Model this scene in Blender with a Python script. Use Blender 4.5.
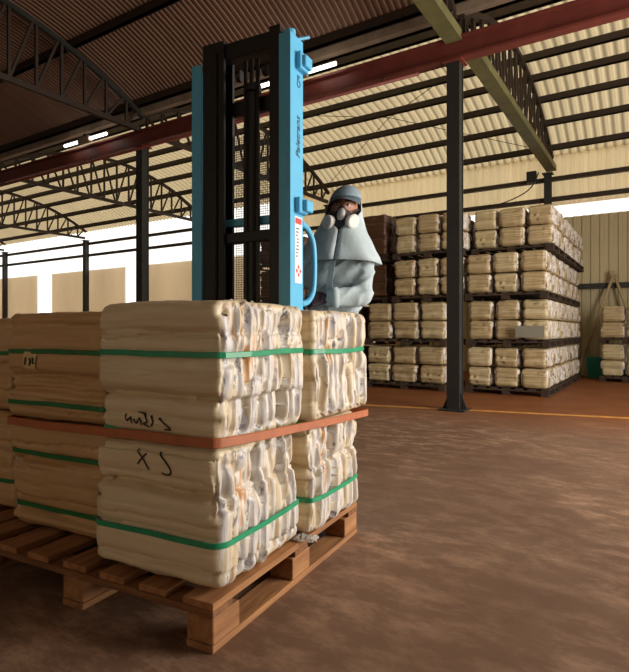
import bpy, bmesh, math, random
from mathutils import Vector, Matrix, noise
from mathutils.bvhtree import BVHTree
from mathutils.geometry import convex_hull_2d

scene = bpy.context.scene
for o in list(bpy.data.objects):
    bpy.data.objects.remove(o, do_unlink=True)
C = scene.collection
R = math.radians

# ------------------------------------------------------------------ camera, world, light
EYE = 0.95
cam_d = bpy.data.cameras.new('camera')
cam = bpy.data.objects.new('camera', cam_d); C.objects.link(cam)
cam.location = (0, 0, EYE); cam.rotation_euler = (R(90), 0, 0)
cam_d.sensor_width = 36; cam_d.lens = 545 / 672 * 36
cam_d.shift_y = -5 / 672
cam_d.clip_start = 0.05; cam_d.clip_end = 200
scene.camera = cam

RB = R(-32.54)                      # building axes: x along the end-to-end rows, y across the naves
RP = R(-27.2)                       # the pallet and the stacker
def bw(L, T, z=0.0):                # building coordinates (L = along the rows to the left) to world
    return Vector((-.843 * L + .538 * T, .538 * L + .843 * T, z))

world = bpy.data.worlds.new('world'); scene.world = world; world.use_nodes = True
bg = world.node_tree.nodes['Background']
bg.inputs[0].default_value = (1.0, .97, .90, 1); bg.inputs[1].default_value = 1.55

def area(name, loc, rot, sx, sy, power, col):
    d = bpy.data.lights.new(name, 'AREA'); d.shape = 'RECTANGLE'; d.size = sx; d.size_y = sy
    d.energy = power; d.color = col
    o = bpy.data.objects.new(name, d); C.objects.link(o); o.location = loc; o.rotation_euler = rot
    return o
# daylight through the wide gate in the right-hand end wall
area('gate_daylight', bw(-3.25, 4.9, 1.95), (R(90), 0, RB + R(90)), 3.8, 3.5, 480, (1.0, .94, .86))
# weak warm fill lamp added behind the camera to lift the bale fronts
area('rear_fill', bw(3.0, -5.9, 1.6), (R(90), 0, RB), 4.0, 2.6, 36, (1.0, .82, .62))

vs = scene.view_settings
vs.view_transform = 'Standard'; vs.look = 'None'; vs.exposure = 0.0; vs.gamma = 1; vs.use_curve_mapping = False

# ------------------------------------------------------------------ materials
A_MIN, A_MAX = -27.0, 3.4           # extent of the shed along its length
def srgb(r, g, b):
    f = lambda c: (c / 255 / 12.92) if c / 255 <= .04045 else ((c / 255 + .055) / 1.055) ** 2.4
    return (f(r), f(g), f(b), 1)

def mat(name, col, rough=.6, metal=0.0, var=.12, scale=6.0, stretch=(1, 1, 1), bump=0.0, spec=.5, col2=None, bscale=None):
    m = bpy.data.materials.new(name); m.use_nodes = True
    nt = m.node_tree; n = nt.nodes; l = nt.links
    b = n['Principled BSDF']
    b.inputs['Roughness'].default_value = rough; b.inputs['Metallic'].default_value = metal
    b.inputs['Specular IOR Level'].default_value = spec
    tc = n.new('ShaderNodeTexCoord'); mp = n.new('ShaderNodeMapping'); mp.inputs['Scale'].default_value = stretch
    l.new(tc.outputs['Object'], mp.inputs[0])
    nz = n.new('ShaderNodeTexNoise'); nz.inputs['Scale'].default_value = scale; nz.inputs['Detail'].default_value = 4
    l.new(mp.outputs[0], nz.inputs['Vector'])
    rp = n.new('ShaderNodeValToRGB'); e = rp.color_ramp.elements
    e[0].position = .3; e[1].position = .7
    c2 = col2 or tuple(min(1, c * (1 + var)) for c in col[:3]) + (1,)
    c1 = col if col2 else tuple(c * (1 - var) for c in col[:3]) + (1,)
    e[0].color = c1; e[1].color = c2
    l.new(nz.outputs['Fac'], rp.inputs[0]); l.new(rp.outputs[0], b.inputs['Base Color'])
    if bump:
        n2 = n.new('ShaderNodeTexNoise'); n2.inputs['Scale'].default_value = bscale or scale * 4; n2.inputs['Detail'].default_value = 6
        l.new(mp.outputs[0], n2.inputs['Vector'])
        bp = n.new('ShaderNodeBump'); bp.inputs['Strength'].default_value = bump; bp.inputs['Distance'].default_value = .01
        l.new(n2.outputs['Fac'], bp.inputs['Height']); l.new(bp.outputs[0], b.inputs['Normal'])
    return m

def sack_mats(tag, c1, c2):
    # folded long faces: faint bands between layers
    m1 = mat('sack_fold_' + tag, c1, .42, 0, scale=2.2, stretch=(1.2, 1.2, 22), bump=.25, col2=c2, bscale=7)
    # cut ends of the folded film: white, cream, amber streaks and scraps of print
    m = bpy.data.materials.new('sack_end_' + tag); m.use_nodes = True
    nt = m.node_tree; n = nt.nodes; l = nt.links; b = n['Principled BSDF']
    b.inputs['Roughness'].default_value = .36
    tc = n.new('ShaderNodeTexCoord'); mp = n.new('ShaderNodeMapping'); mp.inputs['Scale'].default_value = (1, 26, 2.6)
    l.new(tc.outputs['Object'], mp.inputs[0])
    nz = n.new('ShaderNodeTexNoise'); nz.inputs['Scale'].default_value = 1.0; nz.inputs['Detail'].default_value = 3
    nz.inputs['Distortion'].default_value = .6
    l.new(mp.outputs[0], nz.inputs['Vector'])
    rp = n.new('ShaderNodeValToRGB'); rp.color_ramp.elements.remove(rp.color_ramp.elements[1])
    e1 = tuple(.5 * (a + b) for a, b in zip(c1, srgb(206, 196, 180)))
    stops = [(.31, tuple(c * .6 for c in c1[:3]) + (1,)), (.38, c1), (.45, e1), (.51, srgb(222, 215, 206)), (.56, srgb(200, 194, 194)), (.61, e1), (.65, srgb(226, 218, 206)), (.69, srgb(204, 152, 100))]
    rp.color_ramp.elements[0].position = stops[0][0]; rp.color_ramp.elements[0].color = stops[0][1]
    for p, c in stops[1:]:
        e = rp.color_ramp.elements.new(p); e.color = c
    l.new(nz.outputs['Fac'], rp.inputs[0])
    mp2 = n.new('ShaderNodeMapping'); mp2.inputs['Scale'].default_value = (1, 2.2, 1)
    l.new(tc.outputs['Object'], mp2.inputs[0])
    v = n.new('ShaderNodeTexNoise'); v.inputs['Scale'].default_value = 11; v.inputs['Detail'].default_value = 6; v.inputs['Roughness'].default_value = .75
    l.new(mp2.outputs[0], v.inputs['Vector'])
    r2 = n.new('ShaderNodeValToRGB'); r2.color_ramp.elements[0].position = .575; r2.color_ramp.elements[1].position = .62
    l.new(v.outputs['Fac'], r2.inputs[0])
    mx = n.new('ShaderNodeMixRGB'); mx.inputs[2].default_value = srgb(70, 74, 88)
    ml = n.new('ShaderNodeMath'); ml.operation = 'MULTIPLY'; ml.inputs[1].default_value = .75
    l.new(r2.outputs[0], ml.inputs[0]); l.new(ml.outputs[0], mx.inputs[0])
    l.new(rp.outputs[0], mx.inputs[1]); l.new(mx.outputs[0], b.inputs['Base Color'])
    bp = n.new('ShaderNodeBump'); bp.inputs['Strength'].default_value = .3; bp.inputs['Distance'].default_value = .01
    l.new(v.outputs['Fac'], bp.inputs['Height']); l.new(bp.outputs[0], b.inputs['Normal'])
    return [m1, m]

M = {}
M['cream'] = sack_mats('cream', srgb(214, 192, 156), srgb(232, 214, 182))
M['tan'] = sack_mats('tan', srgb(190, 150, 104), srgb(210, 172, 124))
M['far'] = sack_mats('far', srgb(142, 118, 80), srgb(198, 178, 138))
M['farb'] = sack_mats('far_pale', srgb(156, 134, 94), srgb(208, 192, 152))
M['brown'] = sack_mats('brown', srgb(62, 40, 26), srgb(96, 66, 44))
for mm in M['brown'][1:]:
    pass
M['brown'] = [M['brown'][0], M['brown'][0]]
M['green_strap'] = mat('green_strap', srgb(40, 150, 105), .35, var=.15, scale=14)
M['dark_green_strap'] = mat('dark_green_strap', srgb(34, 112, 58), .4, var=.15, scale=14)
M['orange_strap'] = mat('orange_strap', srgb(178, 102, 62), .55, var=.12, scale=20)
M['ink'] = mat('ink', srgb(38, 28, 22), .6)
M['paper'] = mat('paper', srgb(214, 188, 138), .7)
M['white_film'] = mat('white_film', srgb(228, 222, 214), .25, var=.05, bump=.3)
M['wood'] = mat('wood', srgb(132, 86, 50), .75, scale=3, stretch=(9, 1, 9), bump=.3, col2=srgb(176, 124, 76))
M['wood_dark'] = mat('wood_dark', srgb(104, 66, 38), .8, scale=3, stretch=(1, 9, 9), bump=.3, col2=srgb(146, 98, 58))
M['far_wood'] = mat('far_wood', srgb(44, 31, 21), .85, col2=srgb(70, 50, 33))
M['blue'] = mat('blue', srgb(96, 182, 222), .38, var=.05)
M['black'] = mat('black', srgb(22, 20, 20), .5, var=.15)
M['grease'] = mat('grease', srgb(52, 50, 48), .35, metal=.7)
M['steel_dark'] = mat('steel_dark', srgb(40, 38, 34), .6, var=.2)
M['steel_brown'] = mat('steel_brown', srgb(52, 38, 26), .65, var=.2)
M['steel_olive'] = mat('steel_olive', srgb(104, 100, 62), .6, var=.2)
M['red'] = mat('red', srgb(112, 50, 40), .55, var=.15)
M['galv'] = mat('galv', srgb(150, 130, 110), .5, var=.2)
M['roof_brown'] = mat('roof_brown', srgb(118, 86, 66), .6, var=.14, scale=1.2, stretch=(6, .5, 1))
M['wall_panel'] = mat('wall_panel', srgb(214, 200, 172), .6, var=.06, scale=.8)
M['wall_right'] = mat('wall_right', srgb(186, 172, 136), .6, var=.10, scale=.7)
M['teal'] = mat('teal', srgb(30, 146, 128), .5)
M['fabric'] = mat('fabric', srgb(178, 192, 196), .8, var=.10, scale=10, bump=.2)
M['fabric_cap'] = mat('fabric_cap', srgb(134, 152, 162), .85, var=.1, scale=14, bump=.2)
M['brim'] = mat('brim', srgb(74, 88, 96), .85)  # darker than the cap: shade under the brim put into its colour
M['trouser'] = mat('trouser', srgb(140, 156, 164), .85, var=.1)
M['skin'] = mat('skin', srgb(168, 112, 86), .55, var=.06)
M['glove'] = mat('glove', srgb(58, 44, 56), .6, var=.25, scale=20)
M['rubber'] = mat('rubber', srgb(34, 34, 38), .55)
M['silver'] = mat('silver', srgb(176, 172, 168), .35)
M['filter'] = mat('filter', srgb(226, 224, 220), .55, var=.04)
M['eye'] = mat('eye', srgb(222, 214, 206), .3, var=.02)
M['sticker'] = mat('sticker', srgb(226, 228, 230), .5, var=.03)
M['sticker_red'] = mat('sticker_red', srgb(206, 66, 62), .5)
M['navy'] = mat('navy', srgb(26, 40, 66), .5)
M['grey_board'] = mat('grey_board', srgb(124, 118, 104), .7, var=.06)
M['yellow'] = mat('yellow', srgb(196, 136, 62), .7, var=.25, scale=9)
M['rope'] = mat('rope', srgb(176, 156, 118), .8)

def emission(name, col, s):
    m = bpy.data.materials.new(name); m.use_nodes = True; nt = m.node_tree
    for x in list(nt.nodes): nt.nodes.remove(x)
    e = nt.nodes.new('ShaderNodeEmission'); e.inputs[0].default_value = col; e.inputs[1].default_value = s
    o = nt.nodes.new('ShaderNodeOutputMaterial'); nt.links.new(e.outputs[0], o.inputs[0]); return m
M['tube_lit'] = emission('tube_lit', (1, .95, .85, 1), 4.0)

def translucent(name, tcol, dcol, ribs=0):
    m = bpy.data.materials.new(name); m.use_nodes = True; nt = m.node_tree
    for x in list(nt.nodes): nt.nodes.remove(x)
    n = nt.nodes.new
    tc = n('ShaderNodeTexCoord'); mp = n('ShaderNodeMapping'); mp.inputs['Scale'].default_value = (.9, .25, .25)
    nz = n('ShaderNodeTexNoise'); nz.inputs['Scale'].default_value = 1.3; nz.inputs['Detail'].default_value = 5
    nt.links.new(tc.outputs['Object'], mp.inputs[0]); nt.links.new(mp.outputs[0], nz.inputs['Vector'])
    rp = n('ShaderNodeValToRGB'); rp.color_ramp.elements[0].position = .3; rp.color_ramp.elements[1].position = .7
    rp.color_ramp.elements[0].color = tuple(c * .86 for c in tcol[:3]) + (1,); rp.color_ramp.elements[1].color = tcol
    nt.links.new(nz.outputs['Fac'], rp.inputs[0])
    src = rp.outputs[0]
    if ribs:                        # darker stripes painted along the corrugation to stand for rib shading
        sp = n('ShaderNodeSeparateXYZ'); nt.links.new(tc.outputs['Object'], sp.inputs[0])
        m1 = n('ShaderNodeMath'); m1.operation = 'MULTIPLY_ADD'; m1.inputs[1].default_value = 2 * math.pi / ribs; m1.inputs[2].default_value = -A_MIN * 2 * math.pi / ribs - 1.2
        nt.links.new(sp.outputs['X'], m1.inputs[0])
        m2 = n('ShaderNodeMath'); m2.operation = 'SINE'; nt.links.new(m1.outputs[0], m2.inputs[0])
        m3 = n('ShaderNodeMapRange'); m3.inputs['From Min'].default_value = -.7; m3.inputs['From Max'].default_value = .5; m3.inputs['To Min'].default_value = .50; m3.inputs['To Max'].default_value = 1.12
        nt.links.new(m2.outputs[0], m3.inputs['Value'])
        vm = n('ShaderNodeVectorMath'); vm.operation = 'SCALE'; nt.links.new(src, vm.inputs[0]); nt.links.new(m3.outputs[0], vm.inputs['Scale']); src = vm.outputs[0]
    t = n('ShaderNodeBsdfTranslucent'); nt.links.new(src, t.inputs[0])
    d = n('ShaderNodeBsdfDiffuse'); d.inputs[0].default_value = dcol
    a = n('ShaderNodeAddShader'); o = n('ShaderNodeOutputMaterial')
    nt.links.new(t.outputs[0], a.inputs[0]); nt.links.new(d.outputs[0], a.inputs[1]); nt.links.new(a.outputs[0], o.inputs[0])
    return m
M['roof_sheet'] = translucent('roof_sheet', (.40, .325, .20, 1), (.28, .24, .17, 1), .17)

M['panel_sheet'] = translucent('panel_sheet', (.60, .54, .44, 1), (.4, .36, .28, 1))
M['band_sheet'] = translucent('band_sheet', (.66, .60, .47, 1), (.3, .27, .2, 1))

def floor_mat():
    m = bpy.data.materials.new('floor'); m.use_nodes = True; nt = m.node_tree; n = nt.nodes; l = nt.links
    b = n['Principled BSDF']
    tc = n.new('ShaderNodeTexCoord'); sp = n.new('ShaderNodeSeparateXYZ'); l.new(tc.outputs['Object'], sp.inputs[0])
    def ns(scale, st, det=6, rough=.6, rot=0):
        mp = n.new('ShaderNodeMapping'); mp.inputs['Scale'].default_value = st; mp.inputs['Rotation'].default_value = (0, 0, rot)
        l.new(tc.outputs['Object'], mp.inputs[0])
        z = n.new('ShaderNodeTexNoise'); z.inputs['Scale'].default_value = scale; z.inputs['Detail'].default_value = det; z.inputs['Roughness'].default_value = rough
        l.new(mp.outputs[0], z.inputs['Vector']); return z.outputs['Fac']
    def ramp(f, stops):
        r = n.new('ShaderNodeValToRGB'); e = r.color_ramp.elements
        e[0].position, e[0].color = stops[0]; e[1].position, e[1].color = stops[-1]
        for p, c in stops[1:-1]:
            x = e.new(p); x.color = c
        l.new(f, r.inputs[0]); return r.outputs[0]
    big = ramp(ns(1.1, (1, 1, 1)), [(.3, srgb(110, 82, 64)), (.5, srgb(122, 93, 73)), (.7, srgb(134, 105, 84))])
    dust = ramp(ns(5.5, (.8, 1.5, 1), 12, .74, R(12)), [(.47, (0, 0, 0, 1)), (.66, (1, 1, 1, 1))])
    area_ = ramp(ns(.55, (1, 1, 1), 2), [(.34, (0, 0, 0, 1)), (.56, (1, 1, 1, 1))])
    mu = n.new('ShaderNodeMath'); mu.operation = 'MULTIPLY'; l.new(dust, mu.inputs[0]); l.new(area_, mu.inputs[1])
    mu2 = n.new('ShaderNodeMath'); mu2.operation = 'MULTIPLY'; l.new(mu.outputs[0], mu2.inputs[0]); mu2.inputs[1].default_value = .75
    mx = n.new('ShaderNodeMixRGB'); l.new(mu2.outputs[0], mx.inputs[0]); l.new(big, mx.inputs[1]); mx.inputs[2].default_value = srgb(188, 150, 122)
    # the floor colour turns red-brown towards and past the yellow line
    mr = n.new('ShaderNodeMapRange'); mr.inputs['From Min'].default_value = 5.2; mr.inputs['From Max'].default_value = 6.8
    l.new(sp.outputs['Y'], mr.inputs['Value'])
    red = ramp(ns(2.0, (1, 1, 1)), [(.3, srgb(118, 68, 34)), (.7, srgb(138, 82, 44))])
    m2 = n.new('ShaderNodeMixRGB'); l.new(mr.outputs[0], m2.inputs[0]); l.new(mx.outputs[0], m2.inputs[1]); l.new(red, m2.inputs[2])
    l.new(m2.outputs[0], b.inputs['Base Color'])
    b.inputs['Roughness'].default_value = .62; b.inputs['Specular IOR Level'].default_value = .25
    bp = n.new('ShaderNodeBump'); bp.inputs['Strength'].default_value = .25; bp.inputs['Distance'].default_value = .004
    l.new(ns(30, (1, 1, 1), 8), bp.inputs['Height']); l.new(bp.outputs[0], b.inputs['Normal'])
    return m
M['floor'] = floor_mat()

# ------------------------------------------------------------------ helpers
def link(name, me, mats, parent=None, loc=(0, 0, 0), rotz=0, smooth=False):
    o = bpy.data.objects.new(name, me); C.objects.link(o)
    for m in (mats if isinstance(mats, (list, tuple)) else [mats]):
        me.materials.append(m)
    o.location = loc; o.rotation_euler = (0, 0, rotz)
    if parent: o.parent = parent
    if smooth:
        for p in me.polygons: p.use_smooth = True
    return o

def obj(name, bm, mats, parent=None, loc=(0, 0, 0), rotz=0, smooth=False, bevel=0):
    if bevel:
        bmesh.ops.bevel(bm, geom=bm.edges[:], offset=bevel, segments=1, affect='EDGES', clamp_overlap=True)
    bmesh.ops.recalc_face_normals(bm, faces=bm.faces[:])
    me = bpy.data.meshes.new(name); bm.to_mesh(me); bm.free()
    return link(name, me, mats, parent, loc, rotz, smooth)

def thing(name, label, cat, loc=(0, 0, 0), rotz=0, group=None):
    o = bpy.data.objects.new(name, None); C.objects.link(o); o.empty_display_size = .1
    o.location = loc; o.rotation_euler = (0, 0, rotz); return tag(o, label, cat, group)

def tag(o, label, cat, group=None):
    o['label'] = label; o['category'] = cat
    if group: o['group'] = group
    return o

def struct(o):
    o['kind'] = 'structure'; return o

def box(bm, x0, x1, y0, y1, z0, z1):
    v = [bm.verts.new(p) for p in ((x0, y0, z0), (x1, y0, z0), (x1, y1, z0), (x0, y1, z0), (x0, y0, z1), (x1, y0, z1), (x1, y1, z1), (x0, y1, z1))]
    for f in ((0, 3, 2, 1), (4, 5, 6, 7), (0, 1, 5, 4), (1, 2, 6, 5), (2, 3, 7, 6), (3, 0, 4, 7)):
        bm.faces.new([v[i] for i in f])
    return bm
def bx(*a): return box(bmesh.new(), *a)

def bar(bm, p, q, w, h, up=(0, 0, 1)):
    """rectangular bar from p to q, w wide, h along up"""
    p = Vector(p); q = Vector(q); d = (q - p).normalized(); u = Vector(up)
    if abs(d.dot(u)) > .98: u = Vector((0, 1, 0))
    s = d.cross(u).normalized(); u = s.cross(d).normalized()
    vs_ = []
    for c in (p, q):
        for a, b in ((-1, -1), (1, -1), (1, 1), (-1, 1)):
            vs_.append(bm.verts.new(c + s * a * w / 2 + u * b * h / 2))
    for f in ((0, 1, 2, 3), (7, 6, 5, 4), (0, 4, 5, 1), (1, 5, 6, 2), (2, 6, 7, 3), (3, 7, 4, 0)):
        bm.faces.new([vs_[i] for i in f])
    return bm

def tube(bm, pts, r, n=8, cap=True):
    pts = [Vector(p) for p in pts]; rings = []; prev = None
    for i, p in enumerate(pts):
        d = (pts[min(i + 1, len(pts) - 1)] - pts[max(i - 1, 0)]).normalized()
        if prev is None:
            a = Vector((0, 0, 1)) if abs(d.z) < .9 else Vector((1, 0, 0)); s = d.cross(a).normalized()
        else:
            s = (prev - d * prev.dot(d)).normalized()
        prev = s; t = d.cross(s); rr = r[i] if isinstance(r, (list, tuple)) else r
        rings.append([bm.verts.new(p + (s * math.cos(k * 2 * math.pi / n) + t * math.sin(k * 2 * math.pi / n)) * rr) for k in range(n)])
    for a, b in zip(rings, rings[1:]):
        for k in range(n): bm.faces.new((a[k], a[(k + 1) % n], b[(k + 1) % n], b[k]))
    if cap:
        bm.faces.new(rings[0][::-1]); bm.faces.new(rings[-1])
    return bm

def bez(pts, n=10):
    out = []; P = [Vector(p) for p in pts]
    for i in range(len(P) - 1):
        p0 = P[max(i - 1, 0)]; p1 = P[i]; p2 = P[i + 1]; p3 = P[min(i + 2, len(P) - 1)]
        for k in range(n):
            t = k / n
            out.append(.5 * ((2 * p1) + (p2 - p0) * t + (2 * p0 - 5 * p1 + 4 * p2 - p3) * t * t + (3 * p1 - p0 - 3 * p2 + p3) * t ** 3))
    out.append(P[-1]); return out

def text_mesh(body, size, shear=0.0, extrude=.0008):
    cu = bpy.data.curves.new('lettering', 'FONT'); cu.body = body; cu.size = size; cu.shear = shear; cu.extrude = extrude
    cu.align_x = 'CENTER'; cu.align_y = 'CENTER'
    o = bpy.data.objects.new('lettering', cu); C.objects.link(o)
    dg = bpy.context.evaluated_depsgraph_get()
    me = bpy.data.meshes.new_from_object(o.evaluated_get(dg)); bpy.data.objects.remove(o); bpy.data.curves.remove(cu)
    return me

# ------------------------------------------------------------------ building
T1, T2, T0 = 6.43, 12.74, .12
HW = (T2 - T1) / 2
BAYS = (2.1, 7.68, 12.55, 18.4, 24.1)
def arc(t, tc, base=4.75, rise=.85):
    s = (t - tc) / HW
    return base + rise * (1 - s * s)

fl = struct(obj('floor', bx(A_MIN - 8, A_MAX + 8, -9, 22, -.1, 0), M['floor'], rotz=RB))
bm = bmesh.new(); bar(bm, (-6.6, 5.53, .001), (1.2, 7.17, .001), .10, .004)
obj('yellow_line', bm, M['yellow'], fl)

def sheet(t0, t1, tc, a0, a1, pitch, amp, seg):
    bm = bmesh.new(); prof = []
    n = int((a1 - a0) / pitch)
    for i in range(n):
        for f, h in ((0, 0), (.38, 0), (.5, 1), (.88, 1)):
            prof.append((a0 + (i + f) * pitch, h * amp))
    rows = []
    for k in range(seg + 1):
        t = t0 + (t1 - t0) * k / seg; z = arc(t, tc) + .14
        rows.append([bm.verts.new((a, t, z + h)) for a, h in prof])
    for r0, r1 in zip(rows, rows[1:]):
        for i in range(len(prof) - 1): bm.faces.new((r0[i], r0[i + 1], r1[i + 1], r1[i]))
    return bm

def purlins(parent, t0, t1, tc, n, mt):
    for k in range(n + 1):
        t = t0 + .12 + (t1 - t0 - .24) * k / n; z = arc(t, tc)
        b = bx(A_MIN, A_MAX, t - .03, t + .03, z + .015, z + .135)
        box(b, A_MIN, A_MAX, t - .03, t + .05, z + .015, z + .03)
        obj('purlin', b, mt, parent)

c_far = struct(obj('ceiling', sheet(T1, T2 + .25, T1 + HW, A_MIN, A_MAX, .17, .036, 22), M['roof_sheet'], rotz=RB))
purlins(c_far, T1, T2, T1 + HW, 9, M['steel_brown'])
c_near = struct(obj('ceiling', sheet(T0, T1, T0 + HW, A_MIN, A_MAX, .085, .013, 16), M['roof_brown'], rotz=RB))
purlins(c_near, T0, T1, T0 + HW, 5, M['steel_brown'])
struct(obj('ceiling', sheet(T0 - 2 * HW, T0, T0 - HW, A_MIN, A_MAX, .34, .022, 10), M['roof_brown'], rotz=RB))

# walls
def corrug_wall(segs, t, z0, z1, pitch, amp):
    bm = bmesh.new()
    for a0, a1 in segs:
        n = max(1, int((a1 - a0) / pitch)); prof = []
        for i in range(n):
            for f, h in ((0, 0), (.45, 0), (.55, 1), (.92, 1)):
                prof.append((a0 + (i + f) * (a1 - a0) / n, -h * amp))
        prof.append((a1, 0))
        lo = [bm.verts.new((a, t + h, z0)) for a, h in prof]; hi = [bm.verts.new((a, t + h, z1)) for a, h in prof]
        for i in range(len(prof) - 1): bm.faces.new((lo[i], lo[i + 1], hi[i + 1], hi[i]))
        tl = [bm.verts.new((a, t + .04, z)) for a, z in ((a0, z0), (a1, z0), (a1, z1), (a0, z1))]
        bm.faces.new(tl)
    return bm
WT = 12.92
def Lpx(px, T):
    r = (px - 314.5) / 545
    return T * (.538 - .843 * r) / (.843 + .538 * r)
o1 = (-Lpx(37, WT), -Lpx(52, WT)); o2 = (-Lpx(125, WT), -Lpx(137, WT))
cut = -6.3
wl = struct(obj('wall_far', corrug_wall([(A_MIN, o1[0]), (o1[1], o2[0]), (o2[1], cut)], WT, 0, 3.27, .95, .012), M['panel_sheet'], rotz=RB))
wr = struct(obj('wall_far', corrug_wall([(cut, A_MAX)], WT, 0, 3.42, .17, .028), M['wall_right'], rotz=RB))
obj('girt', bx(-4.2, A_MAX, WT - .13, WT - .03, 1.84, 1.95), M['steel_dark'], wr)
for z in (3.78, 4.22):
    obj('girt', bx(A_MIN, A_MAX, WT - .12, WT - .02, z, z + .09), M['steel_brown'], wl)
obj('translucent_sheet', corrug_wall([(-9.5, A_MAX)], WT + .02, 3.70, 4.86, .17, .02), M['band_sheet'], wr)
struct(obj('wall_left', bx(A_MIN - .1, A_MIN, T0 - 2 * HW, WT, 0, 4.8), M['wall_panel'], rotz=RB))
bm = bx(A_MAX, A_MAX + .1, 6.9, WT, 0, 4.9); box(bm, A_MAX, A_MAX + .1, T0 - 2 * HW, 6.9, 3.75, 4.9); box(bm, A_MAX, A_MAX + .1, T0 - 2 * HW, 2.9, 0, 3.75)
struct(obj('wall_right', bm, M['wall_right'], rotz=RB))
bm = bx(A_MIN, A_MAX, -6.35, -6.25, 0, 4.9)
struct(obj('wall_back', bm, M['wall_panel'], rotz=RB))

# gutter and red beam along the first row of columns
tag(obj('gutter', bx(A_MIN + .05, A_MAX - .05, T1 - .05, T1 + .05, 4.73, 4.86), M['galv'], rotz=RB), 'grey roof gutter running along the eave above the red beam', 'gutter')
be = thing('steel_beam', 'long dark red steel beam resting across the tops of the near columns', 'beam', rotz=RB)
bm = bx(A_MIN, A_MAX, T1 - .09, T1 + .05, 4.42, 4.45); box(bm, A_MIN, A_MAX, T1 - .09, T1 + .05, 4.18, 4.21)
obj('flange', bm, M['red'], be)
obj('web', bx(A_MIN, A_MAX, T1 - .03, T1 - .01, 4.21, 4.42), M['red'], be)
pp = thing('pipe', 'thin red pipe slung just below the red beam', 'pipe', rotz=RB)
obj('tube', tube(bmesh.new(), [(A_MIN, T1 - .16, 4.08), (-2.5, T1 - .16, 4.08)], .022), M['red'], pp, smooth=True)
for a in range(-24, -2, 3):
    obj('hanger', bar(bmesh.new(), (a, T1 - .16, 4.09), (a, T1 - .08, 4.20), .015, .015), M['steel_dark'], pp)

# columns
def column(L, T, w, label, h=None, group=None):
    h = h or (4.175 if T < 7 else 4.38)
    c = thing('steel_column', label, 'column', bw(L, T), RB, group)
    bm = bx(-w / 2, w / 2, -w / 2, -w / 2 + .02, .02, h); box(bm, -w / 2, w / 2, w / 2 - .02, w / 2, .02, h)
    box(bm, -w / 2 + .01, w / 2 - .01, -w / 2 + .01, w / 2 - .01, .02, h)
    obj('post', bm, M['steel_dark'], c)
    obj('base_plate', bx(-w, w, -w, w, 0, .02), M['steel_dark'], c)
    for sx in (-1, 1):
        bm = bmesh.new()
        q = [(sx * w / 2, .02), (sx * w * .95, .02), (sx * w * .7, .12), (sx * w / 2, .22)]
        f = [bm.verts.new((x, -.012, z)) for x, z in q]; g = [bm.verts.new((x, .012, z)) for x, z in q]
        bm.faces.new(f); bm.faces.new(g[::-1])
        for i in range(4): bm.faces.new((f[i], f[(i + 1) % 4], g[(i + 1) % 4], g[i]))
        obj('gusset', bm, M['steel_dark'], c)
    obj('cap_plate', bx(-w * .75, w * .75, -w * .75, w * .75, h - .02, h), M['red'] if T < 7 else M['steel_dark'], c)
column(BAYS[0], T1, .155, 'dark steel column in front of the tall bale stacks, with flared foot')
column(BAYS[1], T1, .155, 'dark steel column standing left of the blue mast, under the red beam')
column(BAYS[0], T2, .14, 'dark far column rising above the right bale stack')
column(BAYS[1], T2, .14, 'dark far column mostly hidden behind the masked person')
column(BAYS[2], T2, .14, 'dark far column hidden behind the blue mast')
column(BAYS[3], T2, .16, 'dark far column by the wall between the two bright gaps')
column(BAYS[4], T2, .16, 'dark far column at the extreme left edge of the photo')

# trusses
def truss(L, t0, label, m_lo, m_up, lo_w=.07, lo_h=.08, web=M['steel_brown'], n=16):
    tr = thing('roof_truss', label, 'truss', bw(L, t0), RB)
    W = 2 * HW; zz = lambda s: arc(s, HW) - .04
    bm = bmesh.new()
    for k in range(24):
        a, b = W * k / 24, W * (k + 1) / 24
        bar(bm, (0, a, zz(a)), (0, b + .01, zz(b + .01)), .07, .075)
    obj('upper_chord', bm, m_up, tr)
    obj('lower_chord', bar(bmesh.new(), (0, .05, 4.46), (0, W - .05, 4.46), lo_w, lo_h), m_lo, tr)
    for k in range(n):
        a = W * (k + .0) / n + .05; b = W * (k + 1) / n - .0
        if k == 0: a = .1
        m = bmesh.new(); bar(m, (0, a, 4.47), (0, a, zz(a)), .04, .04); obj('web_member', m, web, tr)
        if k < n - 1 or True:
            m = bmesh.new()
            if k < n / 2: bar(m, (0, a, zz(a)), (0, min(b, W - .1), 4.47), .035, .035)
            else: bar(m, (0, a, 4.47), (0, min(b, W - .1), zz(min(b, W - .1))), .035, .035)
            obj('web_member', m, web, tr)
    return tr
truss(BAYS[0] - .08, T1, 'olive green roof truss running back from the column before the bale stacks', M['steel_olive'], M['steel_brown'], .20, .12)
truss(BAYS[0], T0, 'olive green roof truss passing overhead at the top edge, above the front column', M['steel_olive'], M['steel_brown'], .20, .12)
truss(BAYS[1], T0, 'dark arched roof truss under the brown roof at the upper left corner', M['steel_brown'], M['steel_dark'])
truss(BAYS[1], T1, 'dark arched roof truss seen through and right of the blue mast', M['steel_brown'], M['steel_brown'])
truss(BAYS[2], T1, 'dark arched roof truss left of the mast, nearer of the two there', M['steel_brown'], M['steel_brown'])
truss(BAYS[3], T1, 'dark arched roof truss left of the mast, ending on the slim far column', M['steel_brown'], M['steel_brown'])
truss(BAYS[4], T1, 'small dark roof truss farthest away at the left edge', M['steel_brown'], M['steel_brown'])

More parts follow.
